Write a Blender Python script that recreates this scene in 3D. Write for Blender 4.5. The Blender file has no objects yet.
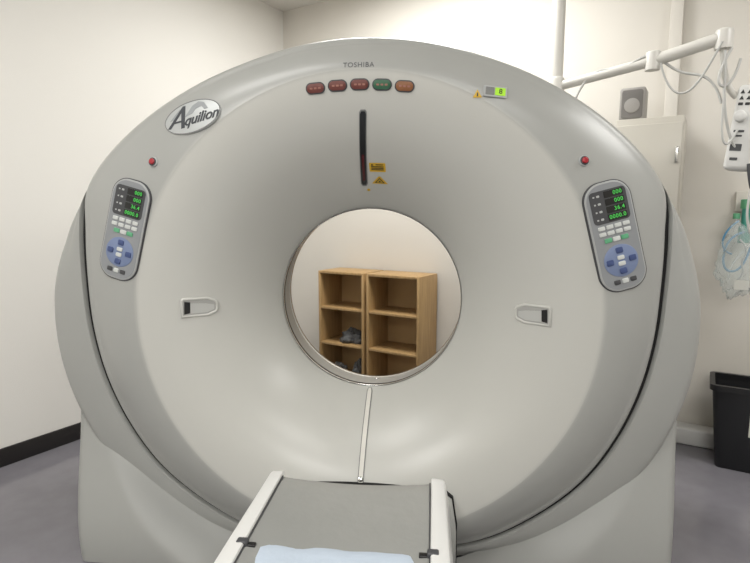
import bpy, bmesh, math, random
from mathutils import Vector, Matrix, Euler, noise
random.seed(4)
pi=math.pi
scene=bpy.context.scene
try:
    scene.view_settings.view_transform='Standard'
except Exception: pass

# ---------------------------------------------------------------- materials
def lin(c):
    return tuple(((v/255)/12.92 if v/255<=0.04045 else ((v/255+0.055)/1.055)**2.4) for v in c)
def mat(name,rgb,rough=0.5,metal=0.0,spec=0.5,var=0.04,scale=8.0,bump=0.0,bscale=60.0,emit=0.0,alpha=1.0,trans=0.0,coat=0.0):
    m=bpy.data.materials.new(name); m.use_nodes=True
    nt=m.node_tree; b=nt.nodes['Principled BSDF']
    c=lin(rgb)
    tc=nt.nodes.new('ShaderNodeTexCoord')
    nz=nt.nodes.new('ShaderNodeTexNoise'); nz.inputs['Scale'].default_value=scale; nz.inputs['Detail'].default_value=4
    nt.links.new(tc.outputs['Object'],nz.inputs['Vector'])
    mx=nt.nodes.new('ShaderNodeMix'); mx.data_type='RGBA'
    mx.inputs[6].default_value=(*[v*(1-var) for v in c],1)
    mx.inputs[7].default_value=(*[min(1,v*(1+var)) for v in c],1)
    nt.links.new(nz.outputs['Fac'],mx.inputs[0])
    nt.links.new(mx.outputs[2],b.inputs['Base Color'])
    b.inputs['Roughness'].default_value=rough
    b.inputs['Metallic'].default_value=metal
    b.inputs['Specular IOR Level'].default_value=spec
    if coat: b.inputs['Coat Weight'].default_value=coat
    if trans: b.inputs['Transmission Weight'].default_value=trans
    if alpha<1: b.inputs['Alpha'].default_value=alpha
    if emit:
        b.inputs['Emission Color'].default_value=(*c,1); b.inputs['Emission Strength'].default_value=emit
    if bump:
        n2=nt.nodes.new('ShaderNodeTexNoise'); n2.inputs['Scale'].default_value=bscale; n2.inputs['Detail'].default_value=3
        nt.links.new(tc.outputs['Object'],n2.inputs['Vector'])
        bp=nt.nodes.new('ShaderNodeBump'); bp.inputs['Strength'].default_value=bump; bp.inputs['Distance'].default_value=0.01
        nt.links.new(n2.outputs['Fac'],bp.inputs['Height']); nt.links.new(bp.outputs['Normal'],b.inputs['Normal'])
    return m
DISH=(187,187,182); RING=(159,160,157)
M_dish=mat('dish_plastic',DISH,0.34,var=0.012,scale=3)
M_ring=mat('ring_plastic',RING,0.38,var=0.012,scale=3)
def shell_mat():
    m=mat('shell_plastic',DISH,0.30,var=0.0)
    nt=m.node_tree; b=nt.nodes['Principled BSDF']
    tc=nt.nodes.new('ShaderNodeTexCoord'); mp=nt.nodes.new('ShaderNodeMapping')
    mp.inputs['Location'].default_value=(0,0,-0.99); mp.inputs['Scale'].default_value=(1,0,1)
    ln=nt.nodes.new('ShaderNodeVectorMath'); ln.operation='LENGTH'
    mr=nt.nodes.new('ShaderNodeMapRange'); mr.inputs[1].default_value=0.810; mr.inputs[2].default_value=0.840; mr.interpolation_type='SMOOTHSTEP'
    mx=nt.nodes.new('ShaderNodeMix'); mx.data_type='RGBA'
    mx.inputs[6].default_value=(*lin(DISH),1); mx.inputs[7].default_value=(*lin(RING),1)
    nt.links.new(tc.outputs['Object'],mp.inputs['Vector']); nt.links.new(mp.outputs['Vector'],ln.inputs[0])
    nt.links.new(ln.outputs['Value'],mr.inputs[0]); nt.links.new(mr.outputs[0],mx.inputs[0]); nt.links.new(mx.outputs[2],b.inputs['Base Color'])
    return m
M_shell=shell_mat()
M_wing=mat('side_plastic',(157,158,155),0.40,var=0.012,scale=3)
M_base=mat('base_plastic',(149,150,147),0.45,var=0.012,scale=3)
M_black=mat('black_plastic',(16,16,17),0.35)
M_seam=mat('seam_rubber',(12,12,13),0.7)
M_metal=mat('brushed_metal',(200,200,198),0.18,metal=1.0)
M_liner=mat('bore_liner',(172,171,167),0.3)
M_white=mat('white_plastic',(214,214,212),0.32,var=0.02)
M_arm=mat('arm_enamel',(206,204,198),0.35,var=0.02)
M_btn=mat('button_white',(196,199,197),0.4)
M_grey=mat('grey_plastic',(120,121,120),0.45)
M_lgrey=mat('light_grey_plastic',(170,172,172),0.45)
M_bezel=mat('bezel_grey_plastic',(160,162,162),0.4)
M_slopelight=mat('slope_painted_light',(178,179,176),0.4)  # lighter grey: lit slope of the grip pocket, put into the colour
M_pocketshade=mat('pocket_painted_shade',(158,158,155),0.45)  # darker grey: shade inside the grip pocket, put into the colour
M_panel=mat('panel_grey_plastic',(134,137,140),0.45)
M_dgrey=mat('dark_grey_plastic',(62,63,66),0.5)
M_blue=mat('pad_blue',(112,126,158),0.45)
M_dblue=mat('button_blue',(58,74,118),0.45)
M_green=mat('led_green',(70,195,80),0.4,emit=0.35)
M_gbtn=mat('button_green',(90,160,120),0.4)
M_lred=mat('lamp_red',(104,54,48),0.35)
M_lgreen=mat('lamp_green',(48,94,68),0.35)
M_lorange=mat('lamp_orange',(132,84,50),0.35)
M_lmark=mat('lamp_print',(150,104,92),0.4)
M_red=mat('button_red',(160,28,40),0.3,coat=0.4)
M_darkred=mat('laser_red',(70,14,16),0.2)
M_yellow=mat('label_yellow',(205,165,40),0.5)
M_lcd=mat('lcd_green',(150,200,50),0.3,emit=0.35)
M_text=mat('print_dark',(80,82,86),0.5)
M_badgetext=mat('badge_print',(56,59,64),0.5)
M_shadowprint=mat('badge_pale_print',(146,150,152),0.5)
M_strip=mat('laser_strip',(208,206,199),0.3)
M_badge=mat('badge_silver',(180,183,183),0.4,metal=0.2)
M_table=mat('table_mat_grey',(142,143,140),0.25,var=0.06,bump=0.10,bscale=40)
M_cush=mat('cushion_blue_white',(182,194,208),0.7,var=0.03,bump=0.3,bscale=30)
M_cabinet=mat('cabinet_enamel',(192,188,178),0.4,var=0.015)
M_speaker=mat('speaker_grey',(156,153,149),0.5)
M_grille=mat('speaker_grille',(116,113,110),0.6,bump=0.4,bscale=400)
M_cable=mat('cable_grey',(185,185,182),0.5)
M_bin=mat('bin_black',(22,23,26),0.38,bump=0.1,bscale=150)
M_paper=mat('label_paper',(205,205,198),0.6)
M_cloth=mat('cloth_grey',(96,97,98),0.9,var=0.25,scale=30,bump=0.4,bscale=80)
M_cloth2=mat('cloth_lightgrey',(142,143,146),0.9,var=0.2,scale=20,bump=0.4,bscale=80)
M_teal=mat('teal_plastic',(60,140,125),0.3)
M_clear=mat('clear_vinyl',(215,226,226),0.10,alpha=0.24)
M_hose=mat('hose_blue',(90,150,190),0.3)

def walls_mat(name,rgb):
    return mat(name,rgb,0.75,var=0.012,scale=1.5,bump=0.08,bscale=180)
M_wall=walls_mat('wall_paint_cream',(216,212,204))
M_wallL=walls_mat('wall_paint_white',(223,221,216))
M_ceil=walls_mat('ceiling_paint',(214,211,205))
M_bb=mat('baseboard_vinyl',(30,27,27),0.5)
def floor_mat():
    m=mat('floor_vinyl',(118,112,122),0.14,var=0.06,scale=2.0)
    nt=m.node_tree; b=nt.nodes['Principled BSDF']
    v=nt.nodes.new('ShaderNodeTexNoise'); v.inputs['Scale'].default_value=9; v.inputs['Detail'].default_value=8
    tc=nt.nodes.new('ShaderNodeTexCoord'); nt.links.new(tc.outputs['Object'],v.inputs['Vector'])
    cr=nt.nodes.new('ShaderNodeValToRGB'); cr.color_ramp.elements[0].position=0.35; cr.color_ramp.elements[1].position=0.65
    cr.color_ramp.elements[0].color=(*lin((118,116,122)),1); cr.color_ramp.elements[1].color=(*lin((124,122,128)),1)
    nt.links.new(v.outputs['Fac'],cr.inputs['Fac']); nt.links.new(cr.outputs['Color'],b.inputs['Base Color'])
    return m
M_floor=floor_mat()
def wood_mat():
    m=mat('wood_veneer',(176,132,84),0.5)
    nt=m.node_tree; b=nt.nodes['Principled BSDF']
    tc=nt.nodes.new('ShaderNodeTexCoord'); mp=nt.nodes.new('ShaderNodeMapping'); mp.inputs['Scale'].default_value=(14,14,1.5)
    nz=nt.nodes.new('ShaderNodeTexNoise'); nz.inputs['Scale'].default_value=3; nz.inputs['Detail'].default_value=6
    cr=nt.nodes.new('ShaderNodeValToRGB'); cr.color_ramp.elements[0].position=0.3; cr.color_ramp.elements[1].position=0.7
    cr.color_ramp.elements[0].color=(*lin((164,132,88)),1); cr.color_ramp.elements[1].color=(*lin((186,154,108)),1)
    nt.links.new(tc.outputs['Object'],mp.inputs['Vector']); nt.links.new(mp.outputs['Vector'],nz.inputs['Vector'])
    nt.links.new(nz.outputs['Fac'],cr.inputs['Fac']); nt.links.new(cr.outputs['Color'],b.inputs['Base Color'])
    return m
M_wood=wood_mat()
M_wood_in=mat('wood_back_panel',(184,152,108),0.6)

# ---------------------------------------------------------------- helpers
def wm(o):
    if o.parent is None: return o.matrix_basis.copy()
    return wm(o.parent)@o.matrix_parent_inverse@o.matrix_basis
def par(o,p):
    if p is not None:
        o.parent=p; o.matrix_parent_inverse=wm(p).inverted()
def link(o,parent=None):
    scene.collection.objects.link(o); par(o,parent); return o
def mk(name,verts,faces,m,M=None,parent=None,smooth=True,ang=35):
    me=bpy.data.meshes.new(name); me.from_pydata([tuple(v) for v in verts],[],faces)
    bm=bmesh.new(); bm.from_mesh(me); bmesh.ops.recalc_face_normals(bm,faces=bm.faces); bm.to_mesh(me); bm.free()
    if smooth:
        me.shade_smooth(); me.set_sharp_from_angle(angle=math.radians(ang))
    me.materials.append(m)
    o=bpy.data.objects.new(name,me)
    if M is not None: o.matrix_basis=M
    return link(o,parent)
def empty(name,loc,label=None,cat=None,rotz=0.0,parent=None):
    o=bpy.data.objects.new(name,None); o.empty_display_size=0.2
    o.matrix_basis=Matrix.Translation(loc)@Matrix.Rotation(rotz,4,'Z')
    link(o,parent)
    if label: o['label']=label
    if cat: o['category']=cat
    return o
def tag(o,label,cat,group=None):
    o['label']=label; o['category']=cat
    if group: o['group']=group
def rrect(w,h,r,n=6):
    r=min(r,w/2-1e-5,h/2-1e-5); out=[]
    for cx,cy,a0 in ((w/2-r,h/2-r,0),(-w/2+r,h/2-r,90),(-w/2+r,-h/2+r,180),(w/2-r,-h/2+r,270)):
        for i in range(n+1):
            a=math.radians(a0+90*i/n); out.append((cx+r*math.cos(a),cy+r*math.sin(a)))
    return out
def ell(w,h,n=40):
    return [(w/2*math.cos(2*pi*i/n),h/2*math.sin(2*pi*i/n)) for i in range(n)]
def inset(loop,d):
    n=len(loop); out=[]
    for i in range(n):
        a=Vector(loop[i-1]);b=Vector(loop[i]);c=Vector(loop[(i+1)%n])
        t1=(b-a); t2=(c-b)
        if t1.length<1e-9: t1=t2
        if t2.length<1e-9: t2=t1
        t=(t1.normalized()+t2.normalized())
        if t.length<1e-9: t=t1
        t.normalize(); nrm=Vector((-t.y,t.x)); out.append((b.x+nrm.x*d,b.y+nrm.y*d))
    return out
def prism(name,loop,d,m,M,parent=None,bev=0.0,z=0.0):
    layers=[(loop,z)]
    if bev>0:
        layers.append((loop,z+d-bev)); layers.append((inset(loop,bev*0.3),z+d-bev*0.3)); layers.append((inset(loop,bev),z+d))
    else: layers.append((loop,z+d))
    V=[];F=[];n=len(loop)
    for lp,zz in layers: V+= [(p[0],p[1],zz) for p in lp]
    for k in range(len(layers)-1):
        for i in range(n):
            j=(i+1)%n; F.append((k*n+i,k*n+j,(k+1)*n+j,(k+1)*n+i))
    F.append(tuple(range(n-1,-1,-1))); F.append(tuple((len(layers)-1)*n+i for i in range(n)))
    return mk(name,V,F,m,M,parent,ang=50)
def annulus(name,loop,layers,m,M,parent=None):
    V=[];F=[];n=len(loop)
    for d,zz in layers: V+=[(p[0],p[1],zz) for p in (inset(loop,d) if d else loop)]
    for k in range(len(layers)-1):
        for i in range(n):
            j=(i+1)%n; F.append((k*n+i,k*n+j,(k+1)*n+j,(k+1)*n+i))
    return mk(name,V,F,m,M,parent,ang=60)
def T(x,y,z=0.0,rz=0.0): return Matrix.Translation((x,y,z))@Matrix.Rotation(rz,4,'Z')
def rbox(name,x0,x1,y0,y1,z0_,z1,m,bev=0.005,M=None,parent=None,seg=2):
    bm=bmesh.new(); bmesh.ops.create_cube(bm,size=1.0)
    for v in bm.verts:
        v.co=Vector(((x1-x0)*v.co.x,(y1-y0)*v.co.y,(z1-z0_)*v.co.z))
    if bev>0: bmesh.ops.bevel(bm,geom=bm.edges[:]+bm.verts[:],offset=bev,segments=seg,profile=0.5,affect='EDGES')
    me=bpy.data.meshes.new(name); bm.to_mesh(me); bm.free()
    me.shade_smooth(); me.set_sharp_from_angle(angle=math.radians(50)); me.materials.append(m)
    o=bpy.data.objects.new(name,me)
    L=Matrix.Translation(((x0+x1)/2,(y0+y1)/2,(z0_+z1)/2))
    o.matrix_basis=(M@L) if M is not None else L
    return link(o,parent)
def curve_mesh(cu,name,m,M,parent):
    tmp=bpy.data.objects.new('tmp',cu); scene.collection.objects.link(tmp)
    dg=bpy.context.evaluated_depsgraph_get(); dg.update()
    me=bpy.data.meshes.new_from_object(tmp.evaluated_get(dg)); me.name=name
    bpy.data.objects.remove(tmp)
    me.materials.clear(); me.materials.append(m)
    o=bpy.data.objects.new(name,me)
    if M is not None: o.matrix_basis=M
    return link(o,parent)
def tube(name,pts,r,m,M=None,parent=None,smooth=True,res=5):
    cu=bpy.data.curves.new('c','CURVE'); cu.dimensions='3D'; cu.bevel_depth=r; cu.bevel_resolution=res; cu.use_fill_caps=True
    if smooth:
        sp=cu.splines.new('NURBS'); sp.points.add(len(pts)-1); sp.order_u=min(4,len(pts)); sp.use_endpoint_u=True; sp.resolution_u=8
        for p,q in zip(sp.points,pts): p.co=(*q,1)
    else:
        sp=cu.splines.new('POLY'); sp.points.add(len(pts)-1)
        for p,q in zip(sp.points,pts): p.co=(*q,1)
    o=curve_mesh(cu,name,m,M,parent); o.data.shade_smooth(); o.data.set_sharp_from_angle(angle=math.radians(50))
    return o
def text(name,s,size,m,M,parent=None,shear=0.0,space=1.0,ext=0.0006,off=0.0,align='CENTER'):
    cu=bpy.data.curves.new('t','FONT'); cu.body=s; cu.size=size; cu.align_x=align; cu.align_y='CENTER'
    cu.extrude=ext; cu.shear=shear; cu.space_character=space; cu.offset=off
    return curve_mesh(cu,name,m,M,parent)
def cyl(name,r,h,m,M,parent=None,bev=0.0,n=32,r2=None):
    return prism(name,ell(2*r,2*r,n),h,m,M,parent,bev)
def lathe(name,prof,m,M=None,parent=None,n=96,ang=40):
    V=[];F=[];k=len(prof)
    for i in range(n):
        a=2*pi*i/n
        for r,y in prof: V.append((r*math.cos(a),y,r*math.sin(a)))
    for i in range(n):
        j=(i+1)%n
        for q in range(k-1): F.append((i*k+q,i*k+q+1,j*k+q+1,j*k+q))
    return mk(name,V,F,m,M,parent,ang=ang)
def interp(tab,a):
    tab=sorted(tab); xs=[p[0] for p in tab]; ys=[p[1] for p in tab]
    if a<=xs[0]: return ys[0]
    if a>=xs[-1]: return ys[-1]
    for i in range(len(xs)-1):
        if xs[i]<=a<=xs[i+1]:
            t=(a-xs[i])/(xs[i+1]-xs[i]); h=xs[i+1]-xs[i]
            m0=(ys[i+1]-ys[i-1])/(xs[i+1]-xs[i-1]) if i>0 else 0
            m1=(ys[i+2]-ys[i])/(xs[i+2]-xs[i]) if i+2<len(xs) else 0
            t2=t*t;t3=t2*t
            return (2*t3-3*t2+1)*ys[i]+(t3-2*t2+t)*h*m0+(-2*t3+3*t2)*ys[i+1]+(t3-t2)*h*m1
def sstep(t):
    t=min(1.0,max(0.0,t)); return t*t*(3-2*t)

# ---------------------------------------------------------------- room
MR=Matrix.Translation((-1.0,4.63,0))@Matrix.Rotation(math.radians(-25.7),4,'Z')
W,L,H=6.2,6.4,3.0
def struct(o): o['kind']='structure'; return o
struct(rbox('floor',-0.1,W+0.1,-L-0.1,0.1,-0.1,0.0,M_floor,0,MR))
struct(rbox('ceiling',-0.1,W+0.1,-L-0.1,0.1,H,H+0.1,M_ceil,0,MR))
struct(rbox('wall_left',-0.1,0,-L,0.0,0,H,M_wallL,0,MR))
struct(rbox('wall_back',-0.1,W+0.1,0,0.1,0,H,M_wall,0,MR))
struct(rbox('wall_right',W,W+0.1,-L,0,0,H,M_wall,0,MR))
struct(rbox('wall_front',-0.1,W+0.1,-L-0.1,-L,0,H,M_wall,0,MR))
struct(rbox('baseboard_left',0.0,0.012,-L+0.01,-0.015,0,0.10,M_bb,0.003,MR))
struct(rbox('baseboard_back',0.0,W-0.01,-0.012,0.0,0,0.07,M_bb,0.003,MR))
struct(rbox('trim_1',2.87,2.935,-0.045,0.0,0.075,H,M_wall,0.003,MR))

# ---------------------------------------------------------------- gantry
Z0=0.99
G=empty('ct_scanner',(0,2.3,0),'large pale grey ring-shaped CT scanner standing on the vinyl floor','ct scanner')
RM=[(90,.950),(78,.955),(65,.972),(54,1.003),(48,1.024),(41,1.052),(34,1.082),(28,1.106),(22,1.116),(15,1.078),(5,1.043),(-5,1.03),(-15,1.025),(-27,1.022),(-38,1.018),(-50,1.0),(-61,.985),(-75,.955),(-90,.945)]
RW=[(28,1.106),(22,1.130),(17,1.150),(11,1.172),(5,1.190),(0,1.200),(-10,1.21),(-20,1.21),(-31,1.20),(-46,1.17),(-60,1.10),(-70,1.04),(-80,.995),(-90,.98)]
def fold(a):
    a=(a+180)%360-180
    if a>90: a=180-a
    if a<-90: a=-180-a
    return a
def cneg(a): return max(0.0,-math.cos(math.radians(a)))
def Rm(a): return interp(RM,fold(a))+0.032*cneg(a)**4
def Rw(a): return interp(RW,fold(a))+0.032*cneg(a)**4+0.018*cneg(a)*sstep((22-fold(a))/22)
RD=0.825; RB=0.375; YF=1.85
def Dr(r,a):
    if r<=RD:
        t=max(0,(RD-r)/(RD-RB)); return YF+0.33*(0.16*t+0.84*t**2.3)
    s=min(1.2,(r-RD)/(Rm(a)-RD)); return YF+0.010*s+0.080*s**2.0
def D(x,z):
    return Dr(math.hypot(x,z),math.degrees(math.atan2(z,x)))
def frame(x,z,rot=0.0,off=0.0):
    e=0.01
    gx=(D(x+e,z)-D(x-e,z))/(2*e); gz=(D(x,z+e)-D(x,z-e))/(2*e)
    n=Vector((gx,-1,gz)).normalized()
    X=Vector((1,0,0)); X=(X-n*X.dot(n)).normalized(); Y=n.cross(X)
    P=Vector((x,D(x,z),Z0+z))+n*off
    M=Matrix(((X.x,Y.x,n.x,P.x),(X.y,Y.y,n.y,P.y),(X.z,Y.z,n.z,P.z),(0,0,0,1)))
    return M@Matrix.Rotation(rot,4,'Z')
def polar_surface(name,fn,a0,a1,na,closed,m,parent,ang=45):
    V=[];F=[];k=None
    cnt=na if closed else na+1
    for i in range(cnt):
        a=a0+(a1-a0)*i/na; prof=fn(a); k=len(prof)
        for r,y in prof: V.append((r*math.cos(math.radians(a)),y,max(0.012,Z0+r*math.sin(math.radians(a)))))
    for i in range(na):
        j=(i+1)%cnt
        for q in range(k-1): F.append((i*k+q,i*k+q+1,j*k+q+1,j*k+q))
    return mk(name,V,F,m,None,parent,ang=ang)
def disc_prof(a):
    p=[]
    for i in range(0,37):
        r=RD-(RD-RB)*i/36; p.append((r,Dr(r,a)))
    y=Dr(RB,a); p+=[(RB-0.004,y+0.012),(RB-0.005,y+0.03)]
    return p
polar_surface('funnel_cover',disc_prof,0,360,240,True,M_shell,G)
def ring_prof(a):
    R1=Rm(a); p=[(RD-0.001,YF+0.012),(RD-0.0005,YF+0.0005)]
    c=0.028
    for i in range(0,15):
        s=i/14; r=RD+(R1-c-RD)*s; p.append((r,Dr(r,a)))
    ye=p[-1][1]
    for i in range(1,6):
        b=pi/2*i/5; p.append((R1-c+c*math.sin(b),ye+0.006*i/5+c*(1-math.cos(b))))
    p.append((R1,ye+0.20)); return p
polar_surface('outer_ring_cover',ring_prof,0,360,240,True,M_shell,G)
GAP=0.015
def gp(a): return 0.003+(GAP-0.003)*sstep((25-fold(a))/8)
def wing_prof(a):
    r0=Rm(a)+gp(a); r1=max(Rw(a),r0+0.003); w=r1-r0; c=min(0.045,w*0.45)
    y0=1.937+0.03*sstep((fold(a)-14)/12)
    p=[(r0,2.03),(r0,y0+.008),(r0+min(.006,w*.2),y0)]
    ri=r0+min(.006,w*.2)
    for i in range(1,9):
        s=i/8; p.append((ri+(r1-c-ri)*s,y0+0.018*s*s))
    for i in range(1,7):
        b=pi/2*i/6; p.append((r1-c+c*math.sin(b),y0+.018+0.01*i/6+c*(1-math.cos(b))))
    p.append((r1-0.004,2.2)); p.append((r1-0.03,2.42)); return p
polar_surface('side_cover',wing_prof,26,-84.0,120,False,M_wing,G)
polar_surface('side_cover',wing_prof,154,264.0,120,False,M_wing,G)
sp_=lambda a:[(Rm(a)-0.008,1.956+.02*sstep((fold(a)-14)/10)),(Rm(a)+gp(a)+0.001,1.956+.02*sstep((fold(a)-14)/10)),(Rm(a)+gp(a)+0.001,1.99)]
polar_surface('seam_gap',sp_,22.3,-84,100,False,M_seam,G)
polar_surface('seam_gap',sp_,157.7,264,100,False,M_seam,G)
def ro(a):
    f=fold(a)
    w=Rw(a) if f<22 else Rm(a)
    return max(w,Rm(a))-0.02
def rear_prof(a):
    R1=ro(a)-0.02
    return [(R1-0.05,2.0),(R1,2.0),(R1,2.5),(R1-0.02,2.6),(R1-0.06,2.66),(R1-0.13,2.7),(0.66,2.7),(0.62,2.69),(0.55,2.62),(0.47,2.50),(0.41,2.43),(0.40,2.42)]
polar_surface('rear_housing',rear_prof,0,360,180,True,M_base,G)
# base skirt: bulges forward near the floor, leans back upward behind the side covers
for s in (-1,1):
    rr=1.03; nz=24; nx=26; V=[];F=[]
    fwd=0.135 if s<0 else 0.085
    def yf(x,z):
        r=math.hypot(x,Z0-z)
        return 1.950+0.085*(max(0,z)/0.62)**1.6-fwd*sstep(1-z/0.62)*sstep((r-1.04)/0.16)
    H0=0.66
    rows=[]
    for j in range(nz+1):
        z=0.002+(H0-0.002)*j/nz
        xb=(1.098+0.115*z/0.6) if s<0 else (1.108+0.066*z/0.6)
        xi=math.sqrt(max(0.0001,rr*rr-(Z0-z)**2)) ; xi=min(xi,xb-0.06)
        row=[]
        for i in range(nx+1):
            x=xi+(xb-0.035-xi)*i/nx; row.append((x,yf(x,z)))
        ye=row[-1][1]
        for q in range(1,6):
            b=pi/2*q/5; row.append((xb-0.035+0.035*math.sin(b),ye+0.035*(1-math.cos(b))))
        row.append((xb,2.40))
        rows.append([(s*x,y,z) for x,y in row])
    k=len(rows[0])
    for r_ in rows: V+=r_
    for j in range(nz):
        for i in range(k-1): F.append((j*k+i,j*k+i+1,(j+1)*k+i+1,(j+1)*k+i))
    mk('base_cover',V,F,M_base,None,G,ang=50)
rbox('base',-1.08,1.08,2.22,2.64,0.0,0.34,M_base,0.03,None,G,4)
# bore
GB=Matrix.Translation((0,0,Z0))
yb=Dr(RB,0)
lathe('bore_liner',[(0.371,yb+0.03),(0.372,yb+0.05),(0.392,yb+0.22),(0.399,2.425)],M_liner,GB,G,n=128)
lathe('bore_trim',[(0.3705,yb+0.008),(0.3680,yb+0.011),(0.3680,yb+0.024),(0.3705,yb+0.027)],M_metal,GB,G,n=128)
lathe('bore_trim',[(0.3905,2.36),(0.3870,2.368),(0.3880,2.392),(0.3925,2.40)],M_metal,GB,G,n=128)
lathe('bore_gasket',[(0.372,yb+0.029),(0.3690,yb+0.031),(0.3695,yb+0.039),(0.373,yb+0.041)],M_seam,GB,G,n=128)
def ribbon(name,x,z_a,z_b,w,off,m,n=30,thick=0.003,dx=0.0):
    V=[];F=[]
    for i in range(n+1):
        z=z_a+(z_b-z_a)*i/n; xx=x+dx*i/n; fr=frame(xx,z,0,off); nn=fr.col[2].xyz; P=fr.translation
        ww=w
        if i in (0,n): ww=w*0.6
        for q,h in ((-1,-thick),(-1,0),(1,0),(1,-thick)):
            V.append(P+Vector((q*ww/2,0,0))+nn*h)
    for i in range(n):
        for q in range(3): F.append((i*4+q,i*4+q+1,i*4+5+q,i*4+4+q))
    F.append((0,1,2,3)); F.append(tuple(n*4+k for k in (3,2,1,0)))
    return mk(name,V,F,m,None,G,ang=40)
ribbon('laser_window_frame',-0.002,-0.376,-0.668,0.023,0.003,M_grey,thick=0.01,dx=-0.006)
ribbon('laser_window',-0.002,-0.378,-0.663,0.0165,0.0045,M_strip,dx=-0.006)
fr=frame(-0.008,-0.642,0,0.004); cyl('laser_window_stud',0.010,0.010,M_metal,fr,G,0.003)
cyl('bore_stud',0.010,0.014,M_metal,Matrix.Translation((0.012,2.33,Z0-0.392)),G,0.004)
ribbon('laser_slot_frame',-0.010,0.455,0.700,0.026,0.002,M_grey,thick=0.01,dx=0.018)
ribbon('laser_slot',-0.010,0.46,0.695,0.020,0.0035,M_black,dx=0.018)
ribbon('laser_slot_lens',-0.008,0.475,0.56,0.010,0.005,M_darkred,dx=.005)
for x,m in ((-.15,M_lred),(-.075,M_lred),(0,M_lred),(.075,M_lgreen),(.15,M_lorange)):
    z=0.777-0.42*x*x
    fr=frame(x,z,-x*0.5)
    bz=prism('indicator_lamp',rrect(0.066,0.038,0.019,8),0.004,M_dgrey,fr,G,0.0015)
    prism('lamp_lens',rrect(0.058,0.030,0.015,8),0.004,m,fr,bz,0.001,z=0.001)
    for q in (-.014,0,.014):
        prism('lamp_print',rrect(.009,.006,.001,2),0.0004,M_lmark,fr@T(q,0,.005),bz)
text('maker_lettering','TOSHIBA',0.0235,M_text,frame(-0.003,0.838,0,0.0005),G,space=1.12,ext=0.0004)
bf=frame(-0.590,0.684,math.radians(10),0.0015)
bd=prism('logo_badge',ell(0.225,0.122,48),0.008,M_badge,bf@T(0,0,-0.008),G,0.0006)
annulus('badge_rim',ell(0.225,0.122,48),[(0.0,-.001),(0.001,.0008),(.0035,.0008),(.004,.0)],M_grey,bf,bd)
bo=bf@T(0,0,0.0003)
prism('badge_shadow_shape',[(-.030,.004),(.004,.040),(.030,.050),(.052,.040),(.066,.014),(.050,.014),(.040,.030),(.014,.024),(.004,.012)],0.0005,M_shadowprint,bo,bd)
prism('badge_shadow_shape',[(-.090,.004),(-.060,.030),(-.044,.042),(-.050,.030),(-.074,.006)][::-1],0.0005,M_shadowprint,bo,bd)
text('badge_lettering','quilion',0.052,M_badgetext,bo@T(0.034,-0.012,0.0008),bd,shear=0.4,off=0.0009,space=0.97)
prism('badge_letter',[(-.099,-.022),(-.088,-.025),(-.041,.026),(-.046,-.034),(-.032,-.034),(-.023,.048),(-.034,.048)],0.0010,M_badgetext,bo,bd)
prism('badge_letter_bar',[(-.080,-.008),(-.034,-.010),(-.032,-.004),(-.074,-.002)],0.0014,M_badgetext,bo,bd)
sf=frame(0.445,0.742,math.radians(-4))
sd=prism('status_display',rrect(0.078,0.038,0.004),0.006,M_lgrey,sf,G,0.002)
prism('display_screen',rrect(0.028,0.026,0.002),0.002,M_grey,sf@T(-.018,0,.006),sd)
prism('display_screen',rrect(0.034,0.026,0.002),0.002,M_lcd,sf@T(.016,0,.006),sd)
text('display_digits','8',0.024,M_black,sf@T(.017,0,.0085),sd)
def tri(name,x,z,s,rot=0,parent=G):
    f=frame(x,z,rot,0.001)
    o=prism(name,[(-s*.58,-s*.4),(s*.58,-s*.4),(0,s*.6)],0.0012,M_yellow,f,parent)
    prism('warning_symbol',[(-s*.10,-s*.25),(s*.10,-s*.25),(s*.06,s*.22),(-s*.06,s*.22)],0.0008,M_black,f@T(0,0,.0012),o)
    return o
tri('warning_sticker',0.388,0.735,0.026)
lf=frame(0.046,0.517,0,0.001)
wl=prism('warning_label',rrect(0.060,0.040,0.003),0.0012,M_yellow,lf,G)
for yy in (.013,.004,-.003,-.010):
    prism('label_print',rrect(0.046 if yy<.005 else 0.028,0.004,0.0005,2),0.0006,M_black,lf@T(0 if yy<.005 else .008,yy,.0012),wl)
prism('label_print',[(-.024,.009),(-.014,.009),(-.019,.018)],0.0006,M_black,lf@T(0,0,.0012),wl)
lf=frame(0.050,0.473,0,0.001)
wl=prism('warning_label',[(-.030,-.017),(.030,-.017),(.003,.020),(-.003,.020)],0.0012,M_yellow,lf,G)
prism('warning_symbol',[(-.019,-.012),(.019,-.012),(0,.014)],0.0006,M_black,lf@T(0,0,.0012),wl)
prism('warning_symbol',[(-.012,-.009),(.012,-.009),(0,.008)],0.0006,M_yellow,lf@T(0,0,.0018),wl)
prism('warning_symbol',ell(.008,.008,12),0.0006,M_black,lf@T(0,-.003,.0024),wl)
cyl('alignment_mark',0.006,0.002,M_yellow,frame(0.004,0.44,0,0.0),G,0)
for s in (-1,1):
    f=frame(s*0.737,0.530 if s<0 else 0.520)
    b=cyl('emergency_button',0.018,0.006,M_lgrey,f,G,0.003)
    cyl('button_ring',0.0145,0.004,M_dgrey,f@T(0,0,.005),b,0.001)
    cyl('button_cap',0.0105,0.010,M_red,f@T(0,0,.005),b,0.003)
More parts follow.
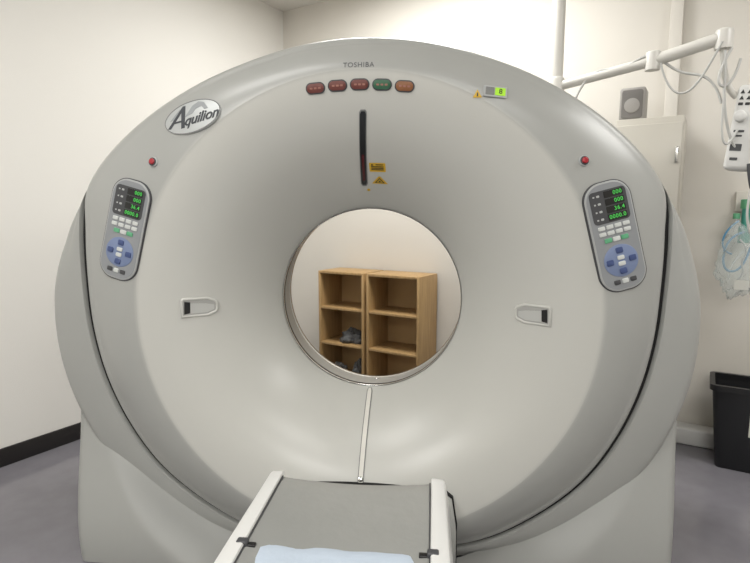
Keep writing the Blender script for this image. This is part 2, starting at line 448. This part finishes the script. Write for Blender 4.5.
for s in (-1,1):
    f=frame(s*0.604 if s>0 else -.616,0.003 if s<0 else -0.004)
    def mir(l): return l if s<0 else [(-p[0],p[1]) for p in l][::-1]
    LP=[(-.066,-.036),(.030,-.036),(.060,-.024),(.066,-.014),(.066,.010),(.060,.020),(.030,.032),(-.060,.032),(-.066,.026)]
    g=prism('hand_grip',mir([(p[0]*.97,p[1]*.95) for p in LP]),0.0022,M_pocketshade,f@T(0,0,-.001),G)  # raised flat plate, its darker grey paints the shade of a hollow
    annulus('grip_rim',mir(LP),[(-0.004,-.002),(-.001,.0035),(0.002,.0042),(.006,.0035),(.0085,.0)],M_dish,f,g)
    prism('grip_slot_shade',mir([(-.057,-.026),(-.036,-.022),(-.034,.018),(-.055,.022)]),0.0010,M_black,f@T(0,0,.0014),g)  # flat black plate paints the dark inside of the opening
    prism('grip_slope_light',mir([(-.034,-.024),(.026,-.024),(.052,-.013),(.052,.004),(.024,.010),(-.034,.014)]),0.0008,M_slopelight,f@T(0,0,.0014),g)  # flat plate, lighter grey paints the light on the pocket's slope
def control_panel(s):
    cf=frame(s*(0.858 if s<0 else 0.848),0.290 if s<0 else .275,s*math.radians(15))
    h=0.365
    outline=rrect(0.160,h,0.062,10)
    outline=[(x*(1.0-0.08*math.exp(-((y+0.01)/0.05)**2)),y) for x,y in outline]
    dens=[]
    n=len(outline)
    for i in range(n):
        a=outline[i]; b=outline[(i+1)%n]; dist=math.hypot(a[0]-b[0],a[1]-b[1]); k=max(1,int(dist/0.012))
        for q in range(k):
            dens.append((a[0]+(b[0]-a[0])*q/k,a[1]+(b[1]-a[1])*q/k))
    p=prism('control_panel',dens,0.022,M_bezel,cf@T(0,0,-.018),G,0.003)
    prism('panel_edge',[(x*1.04,y*1.016) for x,y in dens],0.0185,M_dgrey,cf@T(0,0,-.018),p,0.001)
    top=cf@T(0,0,0.004)
    prism('panel_face',inset(dens,0.006),0.0008,M_panel,top,p)
    top=top@T(0,0,0.0008)
    prism('display_screen',rrect(0.126,0.108,0.014),0.0012,M_dgrey,top@T(0,.103),p)
    for k,t in enumerate(('000','000','36.4','0000.0')):
        prism('display_window',rrect(0.066,0.0215,0.002,2),0.0008,M_black,top@T(.020,.141-.0255*k,.0012),p)
        text('display_digits',t,0.0185,M_green,top@T(.049,.1415-.0255*k,.0022),p,align='RIGHT',space=1.16)
    for k in range(4):
        prism('display_icon',rrect(0.010,0.007,0.002),0.0006,M_lgrey,top@T(-.033,.141-.0255*k,.0012),p)
    for k in range(4):
        prism('display_icon',rrect(0.006,0.005,0.001),0.0006,M_lgrey,top@T(-.048,.141-.0255*k,.0012),p)
    rows=[(.035,4,M_btn,.023,.013),(.015,4,M_btn,.023,.013),(-.008,3,M_gbtn,.025,.015)]
    for y,nb,m,w,hh in rows:
        for i in range(nb):
            x=(i-(nb-1)/2)*(0.0285 if nb<5 else .020)
            mm=m if not(m is M_gbtn and i==1) else M_btn
            prism('button',rrect(w,hh,0.003,3),0.003,mm,top@T(x,y),p,0.001)
    prism('jog_pad',ell(0.118,0.108,40),0.0015,M_blue,top@T(0,-.082),p,0.0008)
    for x,y in ((-.039,0),(.039,0),(0,.035),(0,-.035)):
        prism('button',rrect(.024,.019,.004,3),0.003,M_dblue,top@T(x,-.082+y,.0015),p,0.001)
    for x,y in ((0,.010),(0,-.010)):
        prism('button',rrect(.024,.014,.004,3),0.003,M_btn,top@T(x,-.082+y,.0015),p,0.001)
    for x in (-.028,0.0,.028):
        prism('button',rrect(.021,.015,.003,3),0.003,M_dgrey if x else M_btn,top@T(x,-.151),p,0.001)
control_panel(-1); control_panel(1)
prism('docking_cover',[(-.345,0.0),(.345,0.0),(.345,.22),(.330,.315),(.310,.33),(-.310,.33),(-.330,.315),(-.345,.22)],0.16,M_ring,
      Matrix(((1,0,0,0),(0,0,-1,1.95),(0,1,0,0.004),(0,0,0,1))),G,0.008)
prism('docking_seam',[(-.351,0.0),(.351,0.0),(.351,.222),(.335,.320),(.312,.335),(-.312,.335),(-.335,.320),(-.351,.222)],0.10,M_seam,
      Matrix(((1,0,0,0),(0,0,-1,1.95),(0,1,0,0.004),(0,0,0,1))),G,0.0)

# ---------------------------------------------------------------- patient table
TX=0.045; TZ=-0.035
TB=empty('patient_table',(TX,0.4,0),'white-railed patient couch with grey top in front of the scanner','patient table')
TY1=1.400; TY0=-0.75
def slab(name,xs_fn,y0,y1,ny,thick,m,parent,disp=0.0):
    V=[];F=[];nx=24
    for j in range(ny+1):
        y=y0+(y1-y0)*j/ny
        for i in range(nx+1):
            u=-1+2*i/nx; x,z=xs_fn(u,y)
            if disp: z+=disp*noise.noise(Vector((x*14,y*14,0)))
            V.append((x,y,z))
    base=len(V)
    for j in range(ny+1):
        y=y0+(y1-y0)*j/ny
        for i in range(nx+1):
            u=-1+2*i/nx; x,z=xs_fn(u,y); V.append((x*1.0,y,z-thick))
    w=nx+1
    for j in range(ny):
        for i in range(nx):
            F.append((j*w+i,j*w+i+1,(j+1)*w+i+1,(j+1)*w+i)); F.append((base+j*w+i,base+(j+1)*w+i,base+(j+1)*w+i+1,base+j*w+i+1))
    for j in range(ny):
        for i in (0,nx): F.append((j*w+i,(j+1)*w+i,base+(j+1)*w+i,base+j*w+i))
    for i in range(nx):
        for j in (0,ny): F.append((j*w+i,j*w+i+1,base+j*w+i+1,base+j*w+i))
    return mk(name,V,F,m,None,parent,ang=50)
def topfn(u,y):
    drop=0.0
    if y>TY1-0.03: drop=0.006*((y-(TY1-0.03))/0.03)**2
    return TX+u*0.204, 0.648+TZ-0.012*(1-u*u)-drop
slab('table_top',topfn,TY0,TY1,60,0.012,M_table,TB)
for s in (-1,1):
    V=[];F=[]
    st=[(TY1+0.024,0.62,-0.010),(TY1+0.021,0.85,-0.004),(TY1+0.014,0.96,-0.001),(TY1-0.003,1.0,0.0),(TY1-0.08,1.0,0.0),(1.2,1.04,0.0),(1.0,1.10,0.0),(0.4,1.15,0.0),(TY0,1.15,0.0)]
    base=[(-.021,-.036),(-.021,.027),(-.019,.0305),(-.015,.0315),(.011,.0295),(.0165,.026),(.019,.019),(.027,-.026),(.025,-.036)]
    n=len(base)
    for y,sc,dz in st:
        for px,pz in base: V.append((TX+s*(0.227+px*sc),y,0.624+TZ+pz*min(sc,1.05)+dz))
    for k in range(len(st)-1):
        for i in range(n):
            j=(i+1)%n; F.append((k*n+i,k*n+j,(k+1)*n+j,(k+1)*n+i))
    F.append(tuple(range(n))); F.append(tuple(len(V)-n+i for i in range(n))[::-1])
    r=mk('side_rail',V,F,M_white,None,TB,ang=38)
    rbox('rail_groove',TX+s*0.2035-0.002,TX+s*0.2035+0.002,TY0+0.05,TY1-0.01,0.630+TZ,0.6515+TZ,M_dgrey,0.0008,None,r)
    c=rbox('rail_clamp',TX+s*0.210-0.013,TX+s*0.210+0.013,1.070,1.090,0.640+TZ,0.659+TZ,M_dgrey,0.004,None,TB)
    rbox('clamp_tab',TX+s*0.190-0.010,TX+s*0.190+0.010,1.072,1.086,0.640+TZ,0.651+TZ,M_black,0.002,None,c)
def cush(u,y):
    e=min(1.0,max(0.0,(1.098-y)/0.02)); e=math.sqrt(max(0,1-(1-e)**2))
    b=(1-abs(u)**6)
    return TX+u*0.184, 0.641+TZ+0.008*e*b-0.006*(1-u*u)
slab('cushion',cush,TY0+0.1,1.098,90,0.008,M_cush,TB,0.006)
rbox('couch_frame',TX-0.19,TX+0.19,TY0+0.1,TY1-0.05,0.50,0.575,M_lgrey,0.02,None,TB)
rbox('pedestal',TX-0.20,TX+0.20,-0.55,0.95,0.0,0.52,M_white,0.03,None,TB)

# ---------------------------------------------------------------- bookcases
def bookcase(s0,s1,label):
    e=empty('bookcase',MR@Vector(((s0+s1)/2,-0.165,0)),label,'bookcase',math.radians(-25.7))
    y0,y1=-0.315,-0.02; t=0.018; h=0.90
    rbox('side_panel',s0,s0+t,y0,y1,0,h,M_wood,0.001,MR,e)
    rbox('side_panel',s1-t,s1,y0,y1,0,h,M_wood,0.001,MR,e)
    rbox('top_panel',s0+t,s1-t,y0,y1,h-t,h,M_wood,0.001,MR,e)
    for z in (0.04,0.325,0.605): rbox('shelf',s0+t,s1-t,y0+0.004,y1-0.006,z,z+t,M_wood,0.001,MR,e)
    rbox('back_panel',s0+t,s1-t,y1-0.006,y1,0.03,h-t,M_wood_in,0,MR,e)
    rbox('plinth',s0+t,s1-t,y0+0.01,y0+0.022,0,0.04,M_wood,0.001,MR,e)
    return e
bookcase(0.575,0.99,'light brown wooden three-shelf bookcase holding crumpled cloths')['group']='bookcases against the back wall'
bookcase(1.015,1.45,'empty light brown wooden three-shelf bookcase with side panel showing')['group']='bookcases against the back wall'
def blob(name,c,size,m,label,seed):
    bm=bmesh.new(); bmesh.ops.create_icosphere(bm,subdivisions=5,radius=1)
    for v in bm.verts:
        p=v.co.copy(); d=1+0.45*noise.noise(p*1.7+Vector((seed,0,0)))+0.30*abs(noise.noise(p*3.5+Vector((0,seed,0))))+0.12*noise.noise(p*9)
        p*=d; p.z=max(p.z,-0.45)
        v.co=Vector((p.x*size[0],p.y*size[1],(p.z+0.45)*size[2]))
    me=bpy.data.meshes.new(name); bm.to_mesh(me); bm.free(); me.shade_smooth(); me.materials.append(m)
    o=bpy.data.objects.new(name,me); o.matrix_basis=MR@Matrix.Translation(c); link(o); tag(o,label,'cloth'); return o
blob('folded_cloth',(0.82,-0.19,0.344),(0.105,0.080,0.060),M_cloth,'grey crumpled cloth on the middle bookcase shelf',1.3)
blob('folded_cloth',(0.68,-0.20,0.059),(0.060,0.07,0.06),M_cloth2,'light grey crumpled cloth on the bottom shelf',5.1)
blob('folded_cloth',(0.89,-0.20,0.059),(0.060,0.07,0.09),M_cloth,'grey crumpled cloth heaped on the bottom shelf',8.7)

# ---------------------------------------------------------------- cabinet + speaker
CB=empty('tall_cabinet',MR@Vector((2.825,-0.23,0)),'tall narrow cream metal cabinet against the wall','cabinet',math.radians(-25.7))
rbox('body',2.665,2.99,-0.38,-0.06,0.0,1.840,M_cabinet,0.004,MR,CB)
dr=rbox('cabinet_door',2.670,2.985,-0.40,-0.382,0.04,1.805,M_cabinet,0.004,MR,CB)
rbox('door_handle',2.958,2.973,-0.418,-0.399,1.60,1.68,M_metal,0.003,MR,dr)
SP=empty('speaker',MR@Vector((2.73,-0.24,1.84)),'small grey loudspeaker box on top of the cabinet','speaker',math.radians(-25.7))
rbox('speaker_body',2.667,2.795,-0.31,-0.17,1.84,2.02,M_speaker,0.012,MR,SP)
Msp=MR@Matrix(((1,0,0,2.731),(0,0,-1,-0.31),(0,1,0,1.93),(0,0,0,1)))
prism('speaker_grille',rrect(0.106,0.152,0.014),0.004,M_grille,Msp,SP,0.002)
prism('speaker_cone',ell(0.078,0.078),0.004,M_speaker,Msp@T(0,-.008,.003),SP,0.002)

# ---------------------------------------------------------------- injector arm
PA=Vector((.889,3.03,2.0)); PB=Vector((1.52,2.64,2.105))
IA=empty('injector_arm',(PA.x,PA.y,0),'white jointed support arm on a tall pole with cables','medical arm')
tube('pole',[(PA.x,PA.y,0.0),(PA.x,PA.y,H-0.002)],0.034,M_arm,None,IA,False)
mid=PA.lerp(PB,0.62)+Vector((0,0,-0.01))
tube('arm_tube',[PA,mid],0.024,M_arm,None,IA,False)
tube('arm_tube',[mid,PB+Vector((-.02,.01,0))],0.028,M_arm,None,IA,False)
cyl('arm_joint',0.042,0.09,M_arm,Matrix.Translation(PA-Vector((0,0,.045))),IA,0.008)
cyl('arm_joint',0.033,0.085,M_arm,Matrix.Translation(mid-Vector((0,0,.042))),IA,0.008)
cyl('arm_joint',0.036,0.085,M_arm,Matrix.Translation(PB-Vector((0,0,.045))),IA,0.010)
tube('drop_tube',[PB+Vector((0,0,-.04)),PB+Vector((.005,0,-.16)),PB+Vector((.03,0,-.22)),PB+Vector((.07,0,-.25))],0.014,M_arm,None,IA)
def V3(*a): return Vector(a)
c1=[PA+V3(.08,-.06,-.10),PA+V3(.10,-.08,-.02),PA+V3(.17,-.12,.07),PA+V3(.26,-.18,.02),PA+V3(.34,-.23,.08),mid+V3(0,0,.03),mid+V3(.06,-.03,-.03),mid+V3(.12,-.08,-.09),PB+V3(-.03,.0,-.15),PB+V3(.0,-.02,-.28)]
tube('cable',c1,0.006,M_cable,None,IA)
tube('cable',[PB+V3(.02,-.03,-.05),PB+V3(-.04,-.04,-.16),PB+V3(-.03,-.04,-.24),PB+V3(.03,-.05,-.20),PB+V3(.05,-.05,-.10)],0.006,M_cable,None,IA)
tube('cable',[PB+V3(.0,-.03,-.20),PB+V3(.01,-.03,-.40),PB+V3(.06,-.03,-.50),PB+V3(.14,-.03,-.54)],0.006,M_cable,None,IA)
tube('cable',[mid+V3(.02,-.04,-.02),mid+V3(.05,-.05,-.14),mid+V3(.12,-.08,-.20),mid+V3(.17,-.12,-.12),PB+V3(-.02,-.03,-.02)],0.005,M_cable,None,IA)
tube('cable',[PB+V3(-.01,-.04,-.06),PB+V3(.0,-.05,-.25),PB+V3(-.02,-.05,-.42),PB+V3(.02,-.05,-.50),PB+V3(.06,-.05,-.40)],0.005,M_cable,None,IA)
hc=PB+Vector((.15,-.02,-.36))
MH=Matrix.Translation(hc)@Matrix.Rotation(math.radians(-35),4,'Z')@Matrix.Rotation(math.radians(6),4,'Y')
hd=rbox('injector_head',-.085,.12,-.06,.06,-.22,.15,M_white,0.022,MH,IA,3)
Mhf=MH@Matrix(((1,0,0,0),(0,0,-1,-0.060),(0,1,0,0),(0,0,0,1)))
for x,y in ((-.062,.118),(-.036,.118),(-.062,.092),(-.036,.092),(-.062,.066),(-.036,.066)):
    prism('head_marking',[(-.009,-.008),(.009,-.008),(0,.009)] if y>.07 else rrect(.018,.012,.002,2),0.0015,M_black,Mhf@T(x,y),hd)
for x,y,w,h_ in ((-.048,-.05,.04,.010),(-.048,-.07,.03,.008),(-.048,-.12,.044,.030),(-.048,-.17,.03,.012)):
    prism('head_marking',rrect(w,h_,.002,2),0.0015,M_dgrey,Mhf@T(x,y),hd)
prism('head_marking',rrect(.06,.12,.006,3),0.0015,M_lgrey,Mhf@T(.03,.05),hd)
cyl('head_knob',0.024,0.035,M_white,Mhf@T(-.052,.012),hd,0.006)
tube('syringe_hose',[hc+V3(-.04,-.05,-.19),hc+V3(-.04,-.06,-.27),hc+V3(-.01,-.06,-.34),hc+V3(.01,-.06,-.44)],0.009,M_dgrey,None,IA)
tube('syringe_hose',[hc+V3(-.02,-.05,-.20),hc+V3(-.03,-.06,-.32),hc+V3(-.05,-.06,-.42),hc+V3(-.01,-.06,-.52),hc+V3(.04,-.06,-.56)],0.005,M_cable,None,IA)

# ---------------------------------------------------------------- oxygen flow meter set
OX=empty('oxygen_flowmeter',MR@Vector((3.30,-0.0,1.37)),'green and teal oxygen flowmeter mounted on the wall with tubing','flowmeter',math.radians(-25.7))
ds=0.028
rbox('wall_plate',3.22+ds,3.44,-0.03,-0.001,1.35,1.46,M_wall,0.004,MR,OX)
cyl('gas_connector',0.028,0.05,M_gbtn,MR@Matrix.Translation((3.27+ds,-0.075,1.365)),OX,0.006)
tube('connector_stem',[(3.27+ds,-.02,1.385),(3.27+ds,-.085,1.385)],0.012,M_metal,MR,OX,False)
cyl('flow_tube',0.020,0.10,M_teal,MR@Matrix.Translation((3.27+ds,-0.075,1.27)),OX,0.004)
cyl('flow_knob',0.017,0.03,M_gbtn,MR@Matrix.Translation((3.228+ds,-0.085,1.31)),OX,0.004)
cyl('humidifier_bottle',0.030,0.09,M_teal,MR@Matrix.Translation((3.27+ds,-0.075,1.18)),OX,0.008)
cyl('flow_knob',0.014,0.026,M_gbtn,MR@Matrix.Translation((3.32+ds,-0.085,1.25)),OX,0.004)
tube('tubing',[(3.27+ds,-.10,1.24),(3.20+ds,-.12,1.22),(3.17+ds,-.12,1.10),(3.20+ds,-.12,1.00),(3.28+ds,-.12,1.04),(3.30+ds,-.12,1.16)],0.006,M_hose,MR,OX)
tube('tubing',[(3.30+ds,-.10,1.36),(3.36,-.12,1.30),(3.34,-.12,1.15),(3.24,-.12,1.08),(3.24,-.12,.98)],0.006,M_clear,MR,OX)
tube('tubing',[(3.25+ds,-.11,1.20),(3.31+ds,-.13,1.14),(3.23+ds,-.13,1.08),(3.30+ds,-.13,1.02),(3.24+ds,-.13,.97)],0.005,M_cable,MR,OX)
tube('tubing',[(3.24+ds,-.11,1.30),(3.16+ds,-.13,1.24),(3.15+ds,-.13,1.14),(3.22+ds,-.13,1.12)],0.005,M_hose,MR,OX)
bm=bmesh.new(); bmesh.ops.create_icosphere(bm,subdivisions=5,radius=1)
for v in bm.verts:
    p=v.co.copy(); d=1+0.30*noise.noise(p*2.4+Vector((3,1,0)))+0.26*abs(noise.noise(p*5)); p*=d
    v.co=Vector((p.x*.080*(1-0.25*v.co.z),p.y*.028,p.z*.18))
me=bpy.data.meshes.new('plastic_bag'); bm.to_mesh(me); bm.free(); me.shade_smooth(); me.materials.append(M_clear)
pb=bpy.data.objects.new('plastic_bag',me); pb.matrix_basis=MR@Matrix.Translation((3.275,-.18,1.09)); link(pb)
tag(pb,'clear crumpled plastic bag holding tubing, hanging by the flowmeter','bag')
rbox('bag_label',-.01,.055,-.046,-.042,-.15,-.10,M_paper,0.0,pb.matrix_basis,pb)

# ---------------------------------------------------------------- bin, floor box
BC=(1.925,2.94,0)
BM=Matrix.Translation(BC)@Matrix.Rotation(math.radians(-25.7),4,'Z')
BN=empty('waste_bin',BC,'black plastic rectangular waste bin with a white label','waste bin',math.radians(-25.7))
def bin_body():
    V=[];F=[]
    lay=[(0.125,0.10,0.0,.02),(0.13,0.105,0.01,.025),(0.165,0.135,0.42,.03),(0.168,0.138,0.45,.03),(0.160,0.130,0.45,.03),(0.156,0.127,0.41,.03),(0.122,0.097,0.02,.02)]
    n=None
    for w,d,z,r in lay:
        lp=rrect(2*w,2*d,r,5); n=len(lp); V+=[(p[0],p[1],z) for p in lp]
    for k in range(len(lay)-1):
        for i in range(n):
            j=(i+1)%n; F.append((k*n+i,k*n+j,(k+1)*n+j,(k+1)*n+i))
    F.append(tuple(range(n))[::-1]); F.append(tuple(len(V)-n+i for i in range(n)))
    return mk('bin_body',V,F,M_bin,BM,BN)
bin_body()
def rim(name,w,h,r,t,z0_,z1,m,M,parent):
    a=rrect(w,h,r,5); b=inset(a,t); n=len(a); V=[(p[0],p[1],z) for l,z in ((a,z0_),(a,z1),(b,z1),(b,z0_)) for p in l]; F=[]
    for k in range(4):
        k2=(k+1)%4
        for i in range(n):
            j=(i+1)%n; F.append((k*n+i,k*n+j,k2*n+j,k2*n+i))
    return mk(name,V,F,m,M,parent)
rim('bin_rim',0.356,0.296,0.035,0.024,0.425,0.455,M_bin,BM,BN)
MBL=BM@Matrix.Translation((0.035,-0.122,0.26))@Matrix.Rotation(math.radians(4.2),4,'X')
rbox('bin_label',-0.03,0.04,-0.006,0.006,-0.06,0.07,M_paper,0.0,MBL,BN)
fb=rbox('cable_cover',3.02,3.32,-0.13,-0.014,0.0,0.10,M_white,0.012,MR); tag(fb,'low white box-shaped cable cover on the floor by the wall','cable cover')

# ---------------------------------------------------------------- lights
def fixture(s,y,power,w=1.2,d=0.6):
    e=empty('ceiling_light',MR@Vector((s,y,H)),'rectangular white ceiling light panel','ceiling light',math.radians(-25.7))
    rbox('light_housing',s-w/2-.03,s+w/2+.03,y-d/2-.03,y+d/2+.03,H-0.03,H,M_white,0.004,MR,e)
    dm=bpy.data.materials.get('light_diffuser') or mat('light_diffuser',(255,253,248),0.5,emit=3.0)
    rbox('light_diffuser',s-w/2,s+w/2,y-d/2,y+d/2,H-0.034,H-0.029,dm,0,MR,e)
    ld=bpy.data.lights.new('ceiling_lamp','AREA'); ld.shape='RECTANGLE'; ld.size=w; ld.size_y=d; ld.energy=power; ld.color=(1.0,0.992,0.968)
    lo=bpy.data.objects.new('ceiling_lamp',ld); lo.matrix_basis=MR@Matrix.Translation((s,y,H-0.045)); link(lo,e)
    e['group']='ceiling light panels'
fixture(1.6,-3.4,14)
fixture(4.0,-3.6,15)
fixture(1.6,-0.9,46)
fixture(4.6,-1.4,28)
fixture(1.8,-5.5,52)
fixture(4.2,-5.5,54)
w=bpy.data.worlds.new('w'); scene.world=w; w.use_nodes=True
w.node_tree.nodes['Background'].inputs[0].default_value=(1,0.98,0.95,1); w.node_tree.nodes['Background'].inputs[1].default_value=0.3

# ---------------------------------------------------------------- camera
cd=bpy.data.cameras.new('camera'); cd.sensor_width=36; cd.lens=25.92; cd.clip_start=0.05
co=bpy.data.objects.new('camera',cd); co.location=(0.24,0,1.34); co.rotation_euler=Euler((math.radians(82.8),0,math.radians(5.8)))
scene.collection.objects.link(co); scene.camera=co
